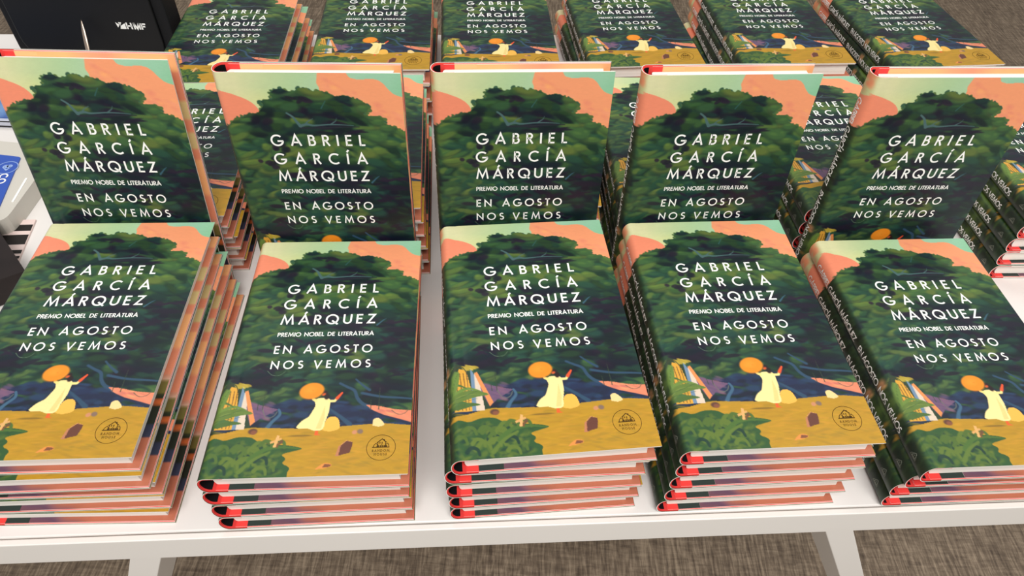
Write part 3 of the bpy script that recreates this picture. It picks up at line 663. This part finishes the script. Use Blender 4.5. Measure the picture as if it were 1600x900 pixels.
# row behind the standing books
BACK1 = [(-.4019, .4690, 6.1, .0749, 5, .0012), (-.2241, .4755, 6.0, .0886, 5, .0008), (-.0622, .4939, 2.5, .0913, 5, 0), (.0955, .5032, 3.9, .0865, 5, 0), (.2688, .5137, 6.4, .0874, 5, .0005), (.4768, .5180, 4.1, .0924, 5, .0005)]
PS6 = ['leftmost', 'second from left', 'third from left', 'third from right', 'second from right', 'rightmost']
import random
rnd = random.Random(4)
for p, (x, y, a, zt_, n, sh) in enumerate(BACK1):
    pt = zt_ / n
    for k in range(n):
        j = 0 if k == 0 else 1
        book(flat_pose(x + sh * k + j * rnd.uniform(-.0012, .0012), y + sh * 1.2 * k + j * rnd.uniform(0, .0015), a + j * rnd.uniform(-.7, .7), (n - 1 - k) * pt + .0002, (pt - .0002) / T),
             'hardcover novel, %s of the %s pile behind the standing books' % (ORD[n][k], PS6[p]), 'novels piled behind the standing books')
BACK2 = [(-.4190, .6997, 5.2, .0737, [(0, 0, 0), (.006, -.002, -.5), (.013, -.004, .6), (.011, -.012, 0)]), (-.2446, .7309, 5.1, .0798, None), (-.0928, .7462, 5.5, .0770, None), (.0810, .7679, 7.9, .0768, None), (.2613, .7818, 6.3, .0811, None), (.4434, .7853, 8.5, .0833, None)]
for p, (x, y, a, zt_, off) in enumerate(BACK2):
    n = 4; pt = zt_ / n
    for k in range(n):
        dx, dy, da = off[k] if off else ((0, 0, 0) if k == 0 else (rnd.uniform(-.002, .001), rnd.uniform(-.001, .003), rnd.uniform(-1.0, 1.0)))
        book(flat_pose(x + dx, y + dy, a + da, (n - 1 - k) * pt + .0002, (pt - .0002) / T),
             'hardcover novel, %s of the %s pile in the far row' % (ORD[n][k], PS6[p]), 'novels piled in the far row')

# ---------------------------------------------------------------- things at the left end of the table
M_BAG = mat('black_fabric', (20, 20, 22), .75, .25, build=noise_col((16, 16, 18), (26, 26, 28), 900, bump=.2))
M_BAG2 = mat('black_rubber', (9, 9, 11), .5, .3)
def rrect(x0, x1, y0, y1, r, n=7):
    P = []
    for cx, cy, a in ((x1 - r, y1 - r, 0), (x0 + r, y1 - r, 90), (x0 + r, y0 + r, 180), (x1 - r, y0 + r, 270)):
        P += arc(cx, cy, r, r, a, a + 90, n)
    return P
def xz(mb, poly, ya, yb, mi=0):              # prism standing in the x-z plane
    n = len(poly); mb.add([(x, ya, z) for x, z in poly] + [(x, yb, z) for x, z in poly], [(i, (i + 1) % n, (i + 1) % n + n, i + n) for i in range(n)] + [tuple(reversed(range(n))), tuple(range(n, 2 * n))], mi)
bag = empty('carrying_case', (-.549, .842, TZ), 0); tag(bag, 'black soft case with a white logo standing at the far left of the table', 'case')
m = MB(); P = rrect(-.102, .106, .0003, .175, .03); n = len(P)
Q = [(x * .9 - .006, y * .98 + .002) for x, y in P]
m.add([(x, 0.002, z) for x, z in P] + [(x, .034, z) for x, z in P] + [(x, .066, z) for x, z in Q], [(i, i + n, (i + 1) % n + n, (i + 1) % n) for i in range(n)] + [(i + n, i + 2 * n, (i + 1) % n + 2 * n, (i + 1) % n + n) for i in range(n)] + [tuple(range(n)), tuple(reversed(range(2 * n, 3 * n)))])
m.build('case_body', [M_BAG], bag, .002)
m = MB(); P = rrect(-.092, .092, .012, .165, .034); xz(m, P, -.002, .002, 0)
pw = lambda pts: m.add([(x, -.0022, z) for x, z in pts], [tuple(range(len(pts)))], 1)
def lg(pts, w):
    vs, fs = ribbon(pts, w)
    for f in fs: pw([(.054 + vs[i][0], .0625 + vs[i][1]) for i in f[::-1]])
hx = .0115; s_ = .0085
for k, (nm) in enumerate('HMF'):
    ox = k * .0082 - .0005
    segs = {'H': [[(0, 0), (0, 1)], [(.62, 0), (.62, 1)], [(0, .5), (.62, .5)]], 'M': [[(0, 0), (0, 1)], [(0, 1), (.36, .1), (.72, 1)], [(.72, 0), (.72, 1)]], 'F': [[(0, 0), (0, 1)], [(0, .88), (.6, .88)], [(0, .48), (.5, .48)]]}[nm]
    for sg in segs: lg([(ox * 1.12 + a * s_ * 1.05, b * s_) for a, b in sg], .0019)
for tri in ([(-.014, .0085), (-.0125, .0015), (-.009, .005)], [(-.009, .005), (-.0125, .0015), (-.0075, .0085)], [(-.0105, .0085), (-.0065, .0085), (-.009, .004)], [(-.010, 0), (-.0085, .004), (-.0025, .0075)], [(-.010, 0), (-.0025, .0075), (-.0025, 0)]):
    pw([(.054 + x, .0625 + z) for x, z in tri])
m.build('front_panel', [M_BAG2, M_WHITE], bag, .0015)

M_STEEL = mat('brushed_steel', (176, 160, 146), .35, .5, 1)
M_DARK = mat('dark_slot', (30, 26, 24), .6, .3)
A = Vector((-.5345, .786, TZ + .0005)); B = Vector((-.5475, .8345, TZ + .0755)); d = (B - A).normalized(); sd = d.cross(Vector((0, 1, 0))).normalized(); nn = d.cross(sd)
op = empty('letter_opener', A, 0); tag(op, 'pointed steel opener leaning upright against the black case', 'letter opener'); op.rotation_mode = 'QUATERNION'; op.rotation_quaternion = Matrix((sd, nn, d)).transposed().to_quaternion()
L = (B - A).length; m = MB(); prof = [(0, .0030), (L * .72, .0030), (L * .86, .0026), (L * .97, .0009), (L, .0003)]
vs = []; fs = []
for i, (z, r) in enumerate(prof):
    for k in range(10): a = 2 * math.pi * k / 10; vs.append((r * math.cos(a), .5 * r * math.sin(a), z))
for i in range(len(prof) - 1):
    for k in range(10): fs.append((i * 10 + k, i * 10 + (k + 1) % 10, i * 10 + 10 + (k + 1) % 10, i * 10 + 10 + k))
fs += [tuple(reversed(range(10))), tuple(range(40, 50))]; m.add(vs, fs); m.build('blade', [M_STEEL], op, smooth=(0,))
m = MB(); m.box(-.0009, .0009, -.0022, -.0012, .004, L * .78); m.build('groove', [M_DARK], op)

M_PLASTIC = mat('white_plastic', (206, 202, 192), .4, .4); M_BLUE = mat('blue_panel', (44, 84, 178), .4, .4); M_LBLUE = mat('pale_blue_ink', (150, 176, 226), .5, .3)
pb = empty('plastic_box', (-.60, .575, TZ)); tag(pb, 'white plastic box with blue top panel left of the leftmost standing novel', 'box')
def rel(P, o=(-.60, .575)): return [(x - o[0], y - o[1]) for x, y in P]
def roundpoly(P, r, n=5):
    out = []
    for i in range(len(P)):
        a, b, c = [np.array(q, float) for q in (P[i - 1], P[i], P[(i + 1) % len(P)])]
        p = b + (a - b) / np.hypot(*(a - b)) * r; q = b + (c - b) / np.hypot(*(c - b)) * r
        for k in range(n + 1): t = k / n; out.append(tuple((1 - t) ** 2 * p + 2 * t * (1 - t) * b + t * t * q))
    return out
m = MB(); m.prism(roundpoly(rel([(-.508, .520), (-.512, .648), (-.70, .665), (-.70, .535)]), .016), 0.0003, .020); m.build('box_body', [M_PLASTIC], pb, .003, 3)
m = MB(); m.prism(roundpoly(rel([(-.5205, .532), (-.5427, .6255), (-.69, .642), (-.675, .548)]), .003), .0195, .0212, 0)
def flat(pts, z, mi): m.add([(p[0], p[1], z) for p in pts], [tuple(range(len(pts)))], mi)
def S2(pts, w, cx, cy, mi=1, rot=math.radians(14), z=.02135):
    vs, fs = ribbon(pts, w); c, s = math.cos(rot), math.sin(rot)
    for f in fs: flat([(cx + vs[i][0] * c - vs[i][1] * s + .60, cy + vs[i][0] * s + vs[i][1] * c - .575) for i in f[::-1]][::-1], z, mi)
S2(arc(0, 0, .0105, .0105, 0, 360, 28), .0009, -.5475, .606, 1)
S2([(0, -.0045), (-.0042, .001)] + arc(-.0021, .002, .0021, .0022, 180, 0, 6) + arc(.0021, .002, .0021, .0022, 180, 0, 6) + [(0, -.0045)], .0016, -.5475, .606, 1); S2([(-.003, .0015), (.003, .0015)], .004, -.5475, .606, 1)
for k, c in enumerate('CO'):
    for st in G[c][1]: S2([(x * .008 + k * .0085, y * .008) for x, y in st], .0016, -.5485, .5945, 2, math.radians(-78))
m.build('top_panel', [M_BLUE, M_LBLUE, M_WHITE], pb)
m = MB(); vs, fs = ribbon([(-.5194 + .6, .5907 - .575), (-.5146 + .6, .552 - .575)], .0022)
m.prism([vs[0], vs[2], vs[3], vs[1]], .0195, .0208); m.build('slot_highlight', [M_WHITE], pb)  # white strip standing in for the highlight along the slot

M_PINK = mat('pale_pink_print', (236, 214, 208), .5, .3); M_BK = mat('black_print', (34, 30, 28), .5, .3)
lf = MB(); q = [(-.5900, .5080), (-.4968, .5165), (-.4840, .452), (-.575, .440)]
lf_pts = [(-.578, .5385), (-.4966, .5468), (-.4790, .4600), (-.560, .450)]
O = Vector(lf_pts[0]); EX = (Vector(lf_pts[1]) - O).normalized(); EY = (Vector(lf_pts[3]) - O).normalized(); LX = (Vector(lf_pts[1]) - O).length; LY = (Vector(lf_pts[3]) - O).length
lq = lambda a, b: tuple(O + (Vector(lf_pts[1]) - O) * a + (Vector(lf_pts[3]) - O) * b + (Vector(lf_pts[2]) - Vector(lf_pts[1]) - Vector(lf_pts[3]) + O) * a * b)
lf.prism([lq(0, 0), lq(0, 1), lq(1, 1), lq(1, 0)], TZ + .0003, TZ + .0022)
for (b0, b1) in ((.09, .20), (.265, .43), (.52, .58), (.62, .66), (.70, .74), (.78, .95)):
    a0 = .55 if b0 < .1 else .3
    lf.add([(*lq(a0, b0), TZ + .0023), (*lq(a0, b1), TZ + .0023), (*lq(.995, b1), TZ + .0023), (*lq(.995, b0), TZ + .0023)], [(0, 1, 2, 3)], 1)
tag(lf.build('leaflet', [M_PINK, M_BK]), 'pale pink leaflet with thick black bars beside the leftmost front pile', 'leaflet')

M_BOX = mat('dark_brown_card', (30, 22, 22), .55, .3, build=noise_col((26, 19, 19), (36, 27, 26), 30))
db = MB(); db.prism([(-.640, .470), (-.545, .375), (-.4452, .4472), (-.545, .548)], TZ + .0024, TZ + .030)
tag(db.build('card_box', [M_BOX], bevel=.0015), 'dark brown box at the left picture edge, partly behind the leftmost front pile', 'box')

tr = empty('blue_carton', (-.70, .74, TZ)); tag(tr, 'flat blue carton with pale side band at the left picture edge', 'box')
m = MB(); m.box(-.1, .108, -.033, .06, .0003, .010); m.build('carton_body', [mat('grey_card', (196, 200, 214), .5)], tr, .0005)
m = MB(); m.box(-.1, .108, -.028, .06, .010, .0118); m.build('carton_lid', [mat('blue_card', (72, 112, 178), .5, build=noise_col((60, 98, 168), (110, 150, 200), 40))], tr)
m = MB(); m.box(-.1, .1082, -.0334, -.033, .0015, .0032); m.box(-.1, .1082, -.0334, -.033, .0085, .0100); m.build('side_band', [M_DARK], tr)
